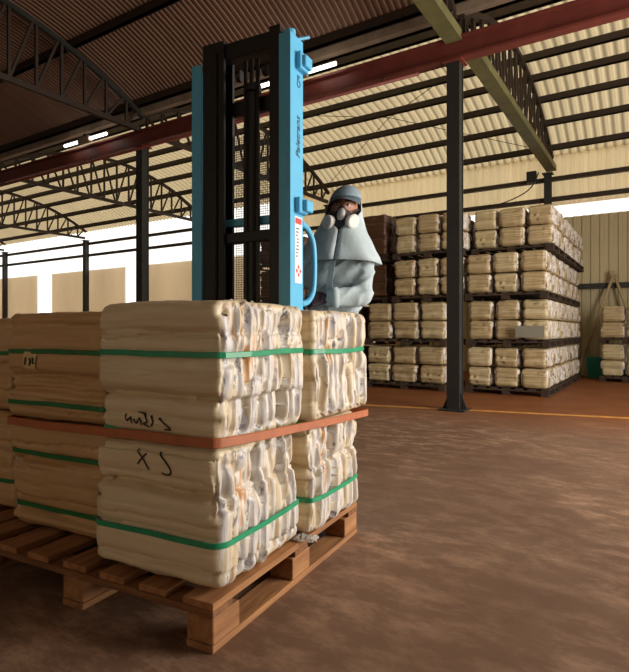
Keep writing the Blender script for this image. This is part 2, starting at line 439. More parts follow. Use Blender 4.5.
# fluorescent lamps along the beam
def lamp(L, label):
    t = thing('ceiling_lamp', label, 'lamp', bw(L, T1 - .22, 4.43), RB, 'lit tube lamps along the red beam')
    obj('housing', bx(-.16, .16, -.05, .05, .0, .10), M['galv'], t, bevel=.006)
    obj('bracket', bx(-.03, .03, -.02, .10, .10, .16), M['steel_dark'], t)
    for s in (-1, 1):
        obj('tube', tube(bmesh.new(), [(s * .16, 0, .05), (s * .62, 0, .05)], .028, 10), M['tube_lit'], t, smooth=True)
lamp(Lpx(85, T1 - .22), 'lit white tube lamp hanging left of the left column')
lamp(Lpx(297, T1 - .22), 'lit white tube lamp beside the top of the blue mast')

# roof tie rods, cable
def bld(name, bm, m, label, cat, group=None, smooth=False):
    return tag(obj(name, bm, m, rotz=RB, smooth=smooth), label, cat, group)
bld('tie_rod', tube(bmesh.new(), [(-2.2, 12.5, arc(12.5, T1 + HW) - .03), (-4.9, 10.6, arc(10.6, T1 + HW) - .03), (-7.6, 8.7, arc(8.7, T1 + HW) - .03)], .007, 5), M['steel_brown'], 'thin diagonal roof rod rising leftwards from the far right column top', 'rod', 'thin rods bracing the pale roof')
bld('tie_rod', tube(bmesh.new(), [(-2.2, 8.7, arc(8.7, T1 + HW) - .05), (-4.9, 10.6, arc(10.6, T1 + HW) - .05), (-7.6, 12.5, arc(12.5, T1 + HW) - .05)], .007, 5), M['steel_brown'], 'thin diagonal roof rod rising rightwards across the pale roof to the front column', 'rod', 'thin rods bracing the pale roof')
cb = thing('cable', 'black cable drooping from a small box under the far roof end', 'cable', rotz=RB)
obj('wire', tube(bmesh.new(), bez([(-2.25, 12.55, 4.38), (-2.45, 12.5, 4.02), (-3.0, 12.5, 3.80), (-3.7, 12.5, 3.74), (-4.6, 12.55, 3.79)]), .014, 6), M['black'], cb, smooth=True)
obj('junction_box', bx(-2.5, -2.3, 12.5, 12.62, 4.18, 4.42), M['black'], cb, bevel=.01)

# ------------------------------------------------------------------ bales
def cells(rng, lo, hi, L):
    b = [0.0]
    while b[-1] < L: b.append(b[-1] + rng.uniform(lo, hi))
    return b
def find(b, x):
    for i in range(len(b) - 1):
        if x < b[i + 1]: return i, max(0, min(1, (x - b[i]) / (b[i + 1] - b[i])))
    return len(b) - 2, 1.0

def bale_mesh(name, w, d, h, seed, res, creases=(), straps=(), layer=(.035, .085), amp=1.0, fold=(.020, .060), r=.036, lean=0.0, pillow=0.0):
    rng = random.Random(seed)
    lb = cells(rng, layer[0], layer[1], h + .3); la = [rng.choice((.004, .007, .011, .018)) for _ in lb]; lo = [rng.uniform(-.022, .010) for _ in lb]
    lt = [rng.uniform(-.05, .05) for _ in lb]
    fb = cells(rng, fold[0], fold[1], d + .4); nf = len(fb)
    fo = {}
    splits = []
    for i in range(nf):
        s = cells(rng, h * .40, h * 1.0, h + .3); splits.append(([x - rng.uniform(0, h * .3) for x in s[:1]] + s[1:], [rng.uniform(-.038, .012) for _ in s], [rng.uniform(.012, .028) for _ in s], rng.uniform(-.1, .1)))
    so = Vector((seed * 7.13, seed * 3.77, seed * 1.91))
    nx, ny, nz = max(4, round(w / res)), max(4, round(d / res)), max(4, round(h / res))
    hx, hy, hz = w / 2, d / 2, h / 2
    verts = []; index = {}; faces = []; mi = []
    def vid(i, j, k):
        key = (i, j, k)
        if key in index: return index[key]
        p = Vector((-hx + w * i / nx, -hy + d * j / ny, -hz + h * k / nz))
        q = Vector((max(-hx + r, min(hx - r, p.x)), max(-hy + r, min(hy - r, p.y)), max(-hz + r, min(hz - r, p.z))))
        n = (p - q); n = n.normalized() if n.length > 1e-6 else Vector((0, 0, 1))
        # even out the corner spacing
        p = q + n * r
        z = p.z + hz
        wx, wy = n.x * n.x, n.y * n.y
        disp = .008 * amp * noise.noise(p * 5 + so) + .003 * amp * noise.noise(p * 19 + so)
        if wy > .001:
            zz = z + .014 * noise.noise(Vector((p.x * 4, n.y, seed * 1.7))) + .006 * noise.noise(Vector((p.x * 13, z * 9, seed)))
            zz += .04
            li, t = find(lb, zz); li2, t = find(lb, zz + lt[li] * p.x * .3)
            s = 1 - abs(2 * t - 1) ** 4
            v = la[li2] * s + lo[li2] + .005 * noise.noise(Vector((p.x * 8, li2 * 5.1, seed)))
            for zc, dep in creases:
                e = (z + .02 * noise.noise(Vector((p.x * 3, 5, seed))) - zc) / (.010 if r < .05 else .016)
                v -= dep * math.exp(-e * e)
            disp += amp * v * wy
        if wx > .001:
            yy = p.y + hy + .1 + .022 * noise.noise(Vector((z * 5, n.x * 3, seed * 2.3))) + .008 * noise.noise(Vector((z * 17, p.y * 8, seed)))
            fi, t = find(fb, yy + (z - hz) * splits[0][3])
            sb, sof, sam, _ = splits[fi]
            si, t2 = find(sb, z + .02 * noise.noise(Vector((p.y * 20, fi, seed))))
            s = (1 - abs(2 * t - 1) ** 2.6) * (1 - abs(2 * t2 - 1) ** 6)
            disp += amp * wx * (sam[si] * s + sof[si] - .008 + .012 * noise.noise(Vector((p.y * 30, z * 9, seed))))
        if pillow:
            brk = [-.06] + sorted(c[0] for c in creases) + [h + .06]
            zc_ = z + .022 * noise.noise(Vector((p.x * 3 + n.x * 2, p.y * 3, seed)))
            pi_, t = find([q - brk[0] for q in brk], zc_ - brk[0])
            disp += pillow * (wy + .22 * wx) * (-abs(2 * t - 1) ** 5) + pillow * .45 * math.sin(pi_ * 2.4 + seed) * (wy + wx)
        for zs in straps:
            e = (z - zs) / .022; disp -= .007 * math.exp(-e * e)
        lim = .013 if r < .05 else .015
        if disp > 0: disp = lim * math.tanh(disp / lim)
        p = p + n * disp
        p.z += hz
        p.x += lean * (z - hz)
        index[key] = len(verts); verts.append(p); return index[key]
    def grid(na, nb, fn, m):
        for a in range(na):
            for b in range(nb):
                faces.append((fn(a, b), fn(a + 1, b), fn(a + 1, b + 1), fn(a, b + 1))); mi.append(m)
    grid(nx, nz, lambda a, b: vid(a, 0, b), 0); grid(nx, nz, lambda a, b: vid(nx - a, ny, b), 0)
    grid(ny, nz, lambda a, b: vid(nx, a, b), 1); grid(ny, nz, lambda a, b: vid(0, ny - a, b), 1)
    grid(nx, ny, lambda a, b: vid(a, b, nz), 0); grid(nx, ny, lambda a, b: vid(a, ny - b, 0), 0)
    me = bpy.data.meshes.new(name); me.from_pydata([tuple(v) for v in verts], [], faces)
    me.polygons.foreach_set('material_index', mi); me.polygons.foreach_set('use_smooth', [True] * len(faces))
    n_ = len(me.vertices); co = [0.0] * (3 * n_); me.vertices.foreach_get('co', co)
    for ax, (a, b) in enumerate(((-w / 2, w / 2), (-d / 2, d / 2), (0, h))):
        c = co[ax::3]; lo_, hi_ = min(c), max(c)
        co[ax::3] = [a + (b - a) * (q - lo_) / (hi_ - lo_) for q in c]
    me.vertices.foreach_set('co', co)
    me.update(); return me

def ring(points, zf, width, th=.002, push=.0015, res=.012):
    """taut band around 2-D points; zf(x, y) gives its height"""
    pts = [Vector(p) for p in points]
    hull = [pts[i] for i in convex_hull_2d([(p.x, p.y) for p in pts])]
    loop = []
    for a, b in zip(hull, hull[1:] + hull[:1]):
        n = max(1, int((b - a).length / res))
        loop += [a.lerp(b, k / n) for k in range(n)]
    m = len(loop); bm = bmesh.new(); rows = []
    for i, p in enumerate(loop):
        d = (loop[(i + 3) % m] - loop[i - 3]).normalized(); n = Vector((d.y, -d.x))
        c = sum(loop, Vector((0, 0))) / m if i == 0 else c
        if n.dot(p - c) < 0: n = -n
        z = zf(p.x, p.y); row = []
        for off, dz in ((push, -.5), (push + th, -.42), (push + th, .42), (push, .5)):
            row.append(bm.verts.new((p.x + n.x * off, p.y + n.y * off, z + dz * width)))
        rows.append(row)
    for i in range(m):
        a, b = rows[i], rows[(i + 1) % m]
        for k in range(4): bm.faces.new((a[k], b[k], b[(k + 1) % 4], a[(k + 1) % 4]))
    return bm

def slice_pts(me, z0, z1, off=(0, 0)):
    return [(v.co.x + off[0], v.co.y + off[1]) for v in me.vertices if z0 <= v.co.z <= z1]

P0 = Vector((-.298, 1.598, 0))
def pw(u, v, z=0.0):                # pallet coordinates: u to the left along the front edge, v away
    return P0 + Vector((-.889 * u + .457 * v, .457 * u + .889 * v, z))

def oz(x, y):                       # height of the orange strap
    return .612 - .030 * min(1, max(0, -x - .3)) - .038 * max(0, y) + .002 * math.sin(x * 9)
def near_bale(u, v, z, w, d, h, seed, mats, label, straps, smat, creases=(), **kw):
    me = bale_mesh('bale', w, d, h, seed, .0068, creases, straps, pillow=.024, r=.045, **kw)
    t = thing('bale', label, 'bale', pw(u, v, z), RP, 'strapped bales on the pallet in front')
    o = link('folded_sacks', me, mats, t)
    for zs in straps:
        zf = lambda x, y: zs + .004 * noise.noise(Vector((x * 6, y * 6, seed)))
        if seed == 11 and zs < .1: zf = lambda x, y: oz(x - u, y + v) - z + .016 * min(1, max(0, (-.36 - (x - u)) / .12))
        obj('strap', ring(slice_pts(me, zs - .012, zs + .012), zf, .019), smat, t)
    return t, me

# ------------------------------------------------------------------ front pallet
DECK = .148
def pallet(name, label, loc, rot, W=1.2, D=1.09, group=None):
    p = thing(name, label, 'pallet', loc, rot, group)
    rng = random.Random(3)
    n = 7; bwid = .115; gap = (W - n * bwid) / (n - 1)
    for i in range(n):
        x1 = -i * (bwid + gap); dz = rng.uniform(-.001, .001)
        obj('deck_board', bx(x1 - bwid, x1, rng.uniform(-.006, .006), D + rng.uniform(-.006, .006), DECK - .022 + dz, DECK + dz), M['wood'], p, bevel=.002)
    for y in (0, D / 2 - .05, D - .1):
        obj('stringer_board', bx(-W, 0, y, y + .10, DECK - .045, DECK - .023), M['wood_dark'], p, bevel=.002)
    for x in (0, -W / 2 + .05, -W + .1):
        for y in (.0, D / 2 - .07, D - .14):
            obj('block', bx(x - .10, x - .001, y + .002, y + .138, .023, DECK - .046), M['wood'], p, bevel=.003)
        obj('skid_board', bx(x - .10, x, 0, D, 0, .022), M['wood'], p, bevel=.002)
    return p
pallet('pallet', 'worn wooden pallet in the foreground carrying the big strapped load', P0, RP)
pallet('pallet', 'wooden pallet beside the foreground one, at the extreme left edge', pw(1.235, .10), RP)

ZB = DECK + .002; HL = .437; ZU = ZB + HL + .004
up = near_bale
fr_hi, me_frh = up(.262, .298, ZU, .555, .540, .462, 11, M['cream'], 'cream bale on top of the pallet, nearest the camera, above the X J mark',
    (.877 - ZU, .627 - ZU), M['green_strap'], creases=((.742 - ZU, .022), (.945 - ZU, .010)))
fr_lo, me_frl = up(.272, .288, ZB, .560, .525, HL, 12, M['cream'], 'cream bale with the handwritten X J mark, lower layer nearest the camera',
    (.302 - ZB,), M['green_strap'], creases=((.438 - ZB, .032), (.215 - ZB, .012)), lean=-.02)
br_hi, me_brh = up(.20, .842, ZU, .52, .53, .447, 13, M['cream'], 'whitish bale at the upper right of the front load, beside the handle',
    (.868 - ZU,), M['green_strap'], creases=((.76 - ZU, .020),))
br_lo, me_brl = up(.215, .825, ZB, .50, .515, HL, 14, M['cream'], 'whitish bale at the lower right of the front load, beside the plastic scrap',
    (.290 - ZB,), M['green_strap'], creases=((.41 - ZB, .020),))
fl_hi, me_flh = up(.882, .385, ZU, .622, .50, .44, 15, M['tan'], 'tan bale with a paper tag, upper left of the front load',
    (.868 - ZU, .662 - ZU), M['dark_green_strap'], creases=((.715 - ZU, .022), (.77 - ZU, .012)))
fl_lo, me_fll = up(.884, .39, ZB, .618, .49, HL, 16, M['tan'], 'tan bale with two dark green straps, lower left of the front load',
    (.456 - ZB, .235 - ZB), M['dark_green_strap'], creases=((.425 - ZB, .024), (.21 - ZB, .010)))
bl_hi, me_blh = up(.83, .875, ZU, .55, .41, .435, 17, M['cream'], 'cream bale in the rear left of the front load, upper layer under the mast',
    (.868 - ZU,), M['green_strap'])
bl_lo, me_bll = up(.83, .875, ZB, .55, .40, HL, 18, M['cream'], 'cream bale in the rear left of the front load, lower layer hidden by others',
    (.300 - ZB,), M['green_strap'])
n_hi, _ = up(1.515, .47, ZU, .50, .46, .425, 19, M['tan'], 'bale cut off by the left edge of the photo, upper one',
    (.85 - ZU,), M['dark_green_strap'])
n_lo, _ = up(1.515, .47, ZB, .50, .46, HL, 20, M['tan'], 'bale cut off by the left edge of the photo, lower one',
    (.283 - ZB,), M['dark_green_strap'])
for o in (n_hi, n_lo): o['group'] = 'bales on the left edge pallet'

# orange strap round the whole load
pts = []
for me, (u, v, z) in ((me_frh, (.262, .298, ZU)), (me_frl, (.272, .288, ZB)), (me_brh, (.20, .842, ZU)), (me_brl, (.215, .825, ZB)),
                      (me_flh, (.882, .385, ZU)), (me_fll, (.884, .39, ZB)), (me_blh, (.83, .875, ZU)), (me_bll, (.83, .875, ZB))):
    pts += slice_pts(me, .588 - z, .632 - z, (-u, v))
tag(obj('strap', ring(pts, oz, .032, .004, .0045), M['orange_strap'], loc=P0, rotz=RP), 'orange strap pulled round the whole front load at mid height', 'strap')

# handwriting, tag, plastic flaps
def ribbon(me, strokes, w, off=.003):
    bvh = BVHTree.FromPolygons([v.co for v in me.vertices], [p.vertices for p in me.polygons])
    bm = bmesh.new()
    for st in strokes:
        pl = bez([(x, 0, z) for x, z in st], 8); prev = None
        for i, p in enumerate(pl):
            a = pl[max(0, i - 1)]; b = pl[min(len(pl) - 1, i + 1)]
            d = Vector((b.x - a.x, 0, b.z - a.z)).normalized(); s = Vector((-d.z, 0, d.x)) * w / 2
            row = []
            for q in (p + s, p - s):
                hit = bvh.ray_cast(Vector((q.x, -2, q.z)), Vector((0, 1, 0)))[0]
                row.append(bm.verts.new((q.x, (hit.y if hit else -.25) - off, q.z)))
            if prev: bm.faces.new((prev[0], row[0], row[1], prev[1]))
            prev = row
    return bm
zl = ZB
x0 = -.03; zc = .530 - zl
obj('handwriting', ribbon(me_frl, [[(-.075, zc + .030), (-.045, zc + .004), (-.018, zc - .030)], [(-.030, zc + .022), (-.052, zc + .002), (-.070, zc - .018)],
    [(.020, zc + .030), (.045, zc + .010), (.075, zc - .018), (.072, zc - .034), (.050, zc - .038), (.035, zc - .034)]], .006), M['ink'], fr_lo)
zc = .655 - ZU
obj('handwriting', ribbon(me_frh, [[(-.13, zc + .02), (-.115, zc), (-.10, zc + .012), (-.095, zc - .008)], [(-.085, zc + .008), (-.075, zc - .006), (-.06, zc + .012), (-.055, zc - .012)],
    [(-.075, zc + .03), (-.045, zc + .022), (-.030, zc + .002), (-.045, zc - .006), (-.020, zc - .016)], [(-.02, zc + .022), (-.005, zc + .004), (-.015, zc - .012)],
    [(.015, zc + .016), (.035, zc + .006), (.065, zc - .016), (.040, zc - .018)]], .0055), M['ink'], fr_hi)
bvh = BVHTree.FromPolygons([v.co for v in me_flh.vertices], [p.vertices for p in me_flh.polygons])
bm = bmesh.new(); rows = []
for k in range(7):
    z = .868 - ZU - k * .0135; sk = k * .002
    row = []
    for i in range(6):
        x = -.165 + i * .0155 - sk
        h_ = bvh.ray_cast(Vector((x, -2, z)), Vector((0, 1, 0)))[0]
        row.append(bm.verts.new((x, h_.y - .005 - .002 * math.sin(i + k), z)))
    rows.append(row)
for a, b in zip(rows, rows[1:]):
    for i in range(5): bm.faces.new((a[i], a[i + 1], b[i + 1], b[i]))
tg = obj('paper_tag', bm, M['paper'], fl_hi)
tg['label'] = 'torn paper tag tucked under the strap'
bm = bmesh.new()
for xs, zs in (((-.150, -.156), (.845, .815)), ((-.128, -.120), (.842, .820)), ((-.118, -.130), (.830, .812)), ((-.108, -.104), (.845, .818))):
    p = []
    for x, z in zip(xs, zs):
        h_ = bvh.ray_cast(Vector((x, -2, z - ZU)), Vector((0, 1, 0)))[0]; p.append((x, h_.y - .009, z - ZU))
    bar(bm, p[0], p[1], .003, .0045)
obj('handwriting', bm, M['ink'], tg)

def crumple(w, d, h, seed, n=16):
    bm = bmesh.new(); g = []
    for i in range(n + 1):
        row = []
        for j in range(n + 1):
            x = (i / n - .5) * w; y = (j / n - .5) * d
            e = 1 - max(abs(2 * i / n - 1), abs(2 * j / n - 1)) ** 4
            q = Vector((x * 45 , y * 45, seed))
            z = h * (.10 + .9 * abs(noise.noise(q)) * e + .35 * e * abs(noise.noise(q * 2.7)))
            row.append(bm.verts.new((x + .02 * noise.noise(q + Vector((9, 0, 0))), y + .02 * noise.noise(q + Vector((0, 9, 0))), z)))
        g.append(row)
    for i in range(n):
        for j in range(n): bm.faces.new((g[i][j], g[i + 1][j], g[i + 1][j + 1], g[i][j + 1]))
    r_ = bmesh.ops.solidify(bm, geom=bm.faces[:], thickness=.0015)
    return bm
tag(obj('plastic_scrap', crumple(.09, .075, .035, 5), M['white_film'], loc=pw(-.008, .562, DECK + .001), rotz=RP + .3, smooth=False), 'crumpled white plastic scrap lying on the right edge of the pallet', 'plastic scrap')
for par, (dx, dy, dz), (w, d), sd in ((fl_hi, (.17, .05, .425), (.18, .2), 3), (fl_hi, (-.16, .1, .415), (.18, .16), 4), (n_hi, (.06, -.04, .405), (.24, .22), 6),
                                      (br_hi, (-.02, -.04, .430), (.22, .22), 8), (fr_hi, (.08, .08, .446), (.22, .2), 9)):
    obj('plastic_flap', crumple(w, d, .038, sd), M['white_film'], par, loc=(dx, dy, dz), rotz=sd)

# ------------------------------------------------------------------ stacker
st = thing('pallet_stacker', 'blue pallet stacker with tall black mast standing behind the front load', 'stacker', pw(.387, 1.135), RP)
# local x = -u from the front right mast corner, local y = away; the mast spans x -.64..0
DEP = .135; TOP = 2.485
def chan(x0, x1, ztop):
    bm = bx(x0, x1, 0, .012, .06, ztop); box(bm, x0, x1, DEP - .012, DEP, .06, ztop); return bm
bm = bx(-.068, 0, 0, .01, .06, TOP); box(bm, -.010, 0, .01, DEP, .06, TOP); box(bm, -.068, -.01, DEP - .01, DEP, .06, TOP)
rp_ = obj('outer_post', bm, M['blue'], st)
LT = TOP - .045
bm = bx(-.64, -.572, 0, .01, .06, LT); box(bm, -.64, -.63, .01, DEP, .06, LT); box(bm, -.63, -.572, DEP - .01, DEP, .06, LT)
obj('outer_post', bm, M['blue'], st)
def rail(x0, x1):
    bm = bx(x0, x1, .012, .030, .12, TOP + .06); box(bm, x0, x1, DEP - .04, DEP - .022, .12, TOP + .06); xm = (x0 + x1) / 2
    box(bm, xm - .008, xm + .008, .03, DEP - .04, .12, TOP + .06); return bm
obj('inner_rail', rail(-.134, -.069), M['black'], st); obj('inner_rail', rail(-.571, -.428), M['black'], st)
obj('guide_roller', tube(bmesh.new(), [(-.475, .004, .3), (-.475, .004, TOP)], .008, 6), M['grease'], st)
obj('top_crossbar', bx(-.571, -.069, .03, .10, TOP - .04, TOP + .05), M['black'], st, bevel=.004)
obj('middle_crossbar', bx(-.571, -.069, .035, .095, 1.432, 1.49), M['black'], st, bevel=.004)
obj('blue_crossbar', bx(-.571, -.069, DEP - .045, DEP - .01, 1.535, 1.578), M['blue'], st, bevel=.004)
obj('pulley_crossbar', bx(-.428, -.134, .10, .13, TOP - .33, TOP - .25), M['black'], st, bevel=.004)
obj('lift_cylinder', tube(bmesh.new(), [(-.276, .07, .1), (-.276, .07, TOP - .24), (-.276, .07, TOP - .235), (-.276, .07, TOP - .2)], [.031, .031, .048, .048], 14), M['black'], st, smooth=False)
for x in (-.315, -.276, -.237):
    obj('chain', bx(x - .010, x + .010, .055, .065, 1.0 if x != -.276 else TOP - .24, TOP - .06), M['grease'], st)
for x in (-.36, -.19):
    obj('pulley', tube(bmesh.new(), [(x - .012, .07, TOP - .13), (x + .012, .07, TOP - .13)], .032, 16), M['black'], st)
bm = bmesh.new()
for k in range(24):
    x = -.428 + .294 * (k + .5) / 24; bar(bm, (x, DEP - .012, .5), (x, DEP - .012, 2.05), .0022, .0022)
for k in range(120):
    z = .5 + 1.55 * k / 120; bar(bm, (-.43, DEP - .012, z), (-.13, DEP - .012, z), .0022, .0022)
obj('wire_guard', bm, M['black'], st)
# brackets on the lit side of the right post
bm = bx(.0005, .03, .055, .15, 2.315, 2.405); box(bm, .0005, .05, .075, .15, 2.33, 2.39); obj('bracket', bm, M['blue'], st, bevel=.004)
bm = bx(.0005, .03, .045, .14, 1.565, 1.645); box(bm, .0005, .055, .08, .15, 1.575, 1.635); obj('bracket', bm, M['blue'], st, bevel=.004)
bm = bmesh.new(); tube(bm, [(-.03, .05, TOP - .01), (-.03, .05, TOP + .03)], .03, 14); tube(bm, [(-.02, .09, TOP), (.03, .15, TOP + .03)], .009, 6); obj('top_fitting', bm, M['blue'], st)
# grab handle behind the right post
hp = bez([(-.012, DEP + .000, 1.525), (-.012, DEP + .075, 1.505), (-.012, DEP + .135, 1.445), (-.012, DEP + .152, 1.36), (-.012, DEP + .152, 1.25), (-.012, DEP + .135, 1.165), (-.012, DEP + .075, 1.11), (-.012, DEP + .00, 1.095)], 8)
obj('grab_handle', tube(bmesh.new(), hp, .0165, 12), M['blue'], st, smooth=True)
# lettering
me = text_mesh('Paletrans', .060, .25, .0006)
lt = link('lettering', me, M['navy'], st, loc=(.0012, .080, 1.965)); lt.rotation_euler = (R(90), R(-90), R(90))
bm = bmesh.new()
for a0 in range(0, 12):
    an = a0 / 12 * 2 * math.pi; bn = (a0 + 1) / 12 * 2 * math.pi
    bar(bm, (.001, .085 + .016 * math.cos(an), 2.245 + .018 * math.sin(an)), (.001, .085 + .016 * math.cos(bn), 2.245 + .018 * math.sin(bn)), .0016, .005, (1, 0, 0))
bar(bm, (.001, .075, 2.262), (.001, .075, 2.29), .0016, .005); bar(bm, (.001, .075, 2.288), (.001, .097, 2.284), .0016, .005); bar(bm, (.001, .095, 2.286), (.001, .080, 2.268), .0016, .005)
obj('emblem', bm, M['navy'], st)
sk = obj('sticker', bx(.0004, .0012, .045, .122, 1.20, 1.548), M['sticker'], st)
bm = bx(.0012, .0018, .05, .117, 1.51, 1.54)
obj('sticker_header', bm, M['sticker_red'], sk)
bm = bmesh.new(); rng = random.Random(8)
for k in range(9):
    z = 1.485 - k * .018; y0 = .058 + rng.uniform(0, .012); bar(bm, (.0014, y0, z), (.0014, y0 + rng.uniform(.012, .03), z), .0008, .006)
obj('sticker_print', bm, M['ink'], sk)
bm = bmesh.new()
for yy, zz in ((.085, 1.285), (.085, 1.245), (.066, 1.265), (.104, 1.265)):
    q = [bm.verts.new((.0016, yy + a * .011, zz + b * .014)) for a, b in ((-1, 0), (0, -1), (1, 0), (0, 1))]; bm.faces.new(q)
obj('sticker_symbol', bm, M['sticker_red'], sk)
# chassis, motor cover, forks, outrigger wheels
obj('chassis', bx(-.62, -.06, .16, .38, .10, .30), M['blue'], st, bevel=.01)
obj('motor_cover', bx(-.60, -.10, .262, .38, .31, .84), M['blue'], st, bevel=.03)
for x in (-.475, -.035):
    bm = bx(x - .06, x + .06, -1.0, -.002, .055, .095); box(bm, x - .06, x + .06, -.03, -.003, .095, .13); obj('fork', bm, M['black'], st, bevel=.004)
for x in (-.58, -.06):
    obj('wheel', tube(bmesh.new(), [(x - .025, .22, .055), (x + .025, .22, .055)], .055, 20), M['rubber'], st)
obj('drive_wheel', tube(bmesh.new(), [(-.36, .30, .08), (-.29, .30, .08)], .08, 20), M['rubber'], st)
bm = bmesh.new(); tube(bm, [(-.33, .33, .83), (-.33, .36, 1.00)], .018, 8); obj('tiller', bm, M['black'], st)
obj('tiller_grip', tube(bmesh.new(), [(-.43, .365, 1.01), (-.23, .365, 1.01)], .016, 10), M['black'], st)

# ------------------------------------------------------------------ person
def blob(name, caps, m, parent, voxel=.012, smooth=6, wrinkle=None, cut=None):
    bm = bmesh.new()
    for c in caps:
        if len(c) == 4:
            p, r0, q, r1 = c; p = Vector(p); q = Vector(q); N = max(2, int((q - p).length / (min(r0, r1) * .35)) + 1)
            for k in range(N + 1):
                f = k / N
                bmesh.ops.create_icosphere(bm, subdivisions=2, radius=r0 + (r1 - r0) * f, matrix=Matrix.Translation(p.lerp(q, f)))
        else:
            p, s = c
            bmesh.ops.create_icosphere(bm, subdivisions=3, radius=1, matrix=Matrix.Translation(p) @ Matrix.Diagonal((s[0], s[1], s[2], 1)))
    me = bpy.data.meshes.new(name); bm.to_mesh(me); bm.free()
    o = bpy.data.objects.new(name, me); C.objects.link(o)
    rm = o.modifiers.new('r', 'REMESH'); rm.mode = 'VOXEL'; rm.voxel_size = voxel
    sm = o.modifiers.new('s', 'SMOOTH'); sm.iterations = smooth; sm.factor = .5
    me2 = bpy.data.meshes.new_from_object(o.evaluated_get(bpy.context.evaluated_depsgraph_get()))
    bpy.data.objects.remove(o); bpy.data.meshes.remove(me); me2.name = name
    if wrinkle:
        ns_ = [v.normal.copy() for v in me2.vertices]
        for v, n in zip(me2.vertices, ns_): v.co += n * wrinkle(v.co)
    me2.update()
    return link(name, me2, m, parent, smooth=True)

PX, PY = .148, 3.32
pr = thing('person', 'person in grey-blue coverall, cap and respirator gripping the blue stacker handle', 'person', (PX, PY, 0), R(-8))
LS, LE, LW = (.170, .01, 1.395), (.188, -.085, 1.155), (-.045, -.225, 1.135)       # arm towards the handle
RS, RE, RW = (-.185, .01, 1.415), (-.255, -.06, 1.15), (-.23, -.17, 1.06)
body = blob('body', [((0, -.005, 1.70), (.078, .096, .118)), ((0, -.02, 1.62), (.062, .075, .08)), ((0, -.104, 1.665), (.016, .022, .024)),
    ((-.082, .0, 1.675), (.012, .022, .032)), ((.082, .0, 1.675), (.012, .022, .032)),
    ((0, .01, 1.42), .062, (0, .0, 1.60), .055), ((-.07, .01, 1.30), .075, (.07, .01, 1.30), .075), ((-.05, .01, 1.08), .08, (.05, .01, 1.08), .08),
    ((0, .01, 1.40), .07, (0, .01, .98), .085), ((-.06, 0, .95), .08, (.06, 0, .95), .08),
    ((-.14, .01, 1.385), .040, (.14, .01, 1.385), .040),
    (LS, .040, LE, .036), (LE, .034, LW, .026), (RS, .040, RE, .036), (RE, .034, RW, .026),
    ((-.075, 0, .92), .080, (-.085, -.01, .50), .056), ((-.085, -.01, .50), .055, (-.085, .02, .10), .038),
    ((.075, 0, .92), .080, (.085, -.01, .50), .056), ((.085, -.01, .50), .055, (.085, .02, .10), .038)], M['skin'], pr, .011, 4)
for s in (-1, 1):
    e = obj('eye', bmesh.new(), M['eye'], body)
    bm = bmesh.new(); bmesh.ops.create_icosphere(bm, subdivisions=2, radius=.012, matrix=Matrix.Translation((s * .031, -.0835, 1.695))); bm.to_mesh(e.data); bm.free()
    bm = bmesh.new(); bmesh.ops.create_icosphere(bm, subdivisions=2, radius=.006, matrix=Matrix.Translation((s * .031 - .002, -.092, 1.694))); obj('iris', bm, M['ink'], e)
    obj('eyebrow', tube(bmesh.new(), [(s * .014, -.098, 1.714), (s * .032, -.099, 1.72), (s * .052, -.088, 1.714)], [.004, .006, .003], 6), M['ink'], body)

def wr(co):
    q = Vector((co.x * 7 + co.z * 4, co.y * 5, co.z * 12 - co.x * 7))
    a = .010 * noise.noise(Vector((co.x * 5, co.y * 5, co.z * 8)))
    b = .012 * ((1 - abs(noise.noise(q)) * 1.7) ** 2 - .4)
    return a + b
jk = blob('jacket', [((-.075, .0, 1.29), .120, (.075, .0, 1.29), .120), ((-.075, .0, 1.10), .118, (.075, .0, 1.10), .118), ((-.075, .0, .88), .125, (.075, .0, .88), .125),
    ((0, .0, 1.40), .095, (0, 0, .9), .12), ((-.15, .01, 1.385), .060, (.15, .01, 1.385), .060),
    (LS, .064, LE, .064), (LE, .062, (.01, -.20, 1.14), .050), (RS, .074, RE, .066), (RE, .066, (-.235, -.145, 1.08), .050)],
    M['fabric'], pr, .010, 6, wr)
obj('collar', tube(bmesh.new(), [(.07 * math.cos(a * math.pi / 8), .01 + .07 * math.sin(a * math.pi / 8), 1.475 - .02 * math.sin(-a * math.pi / 8)) for a in range(17)], .022, 8), M['fabric'], pr, smooth=True)
obj('zip_flap', bar(bmesh.new(), (-.01, -.142, 1.36), (-.01, -.15, .95), .035, .012, (0, 1, 0)), M['fabric_cap'], pr)
blob('trousers', [((-.075, 0, .90), .105, (-.085, -.01, .50), .078), ((-.085, -.01, .50), .078, (-.085, .01, .12), .068),
    ((.075, 0, .90), .105, (.085, -.01, .50), .078), ((.085, -.01, .50), .078, (.085, .01, .12), .068), ((-.075, 0, .92), .11, (.075, 0, .92), .11)], M['trouser'], pr, .014, 4, wr)
for s in (-.085, .085):
    blob('boot', [((s, .02, .055), .055, (s, -.14, .045), .045), ((s, .02, .06), .055, (s, .02, .17), .06)], M['rubber'], pr, .012, 3)

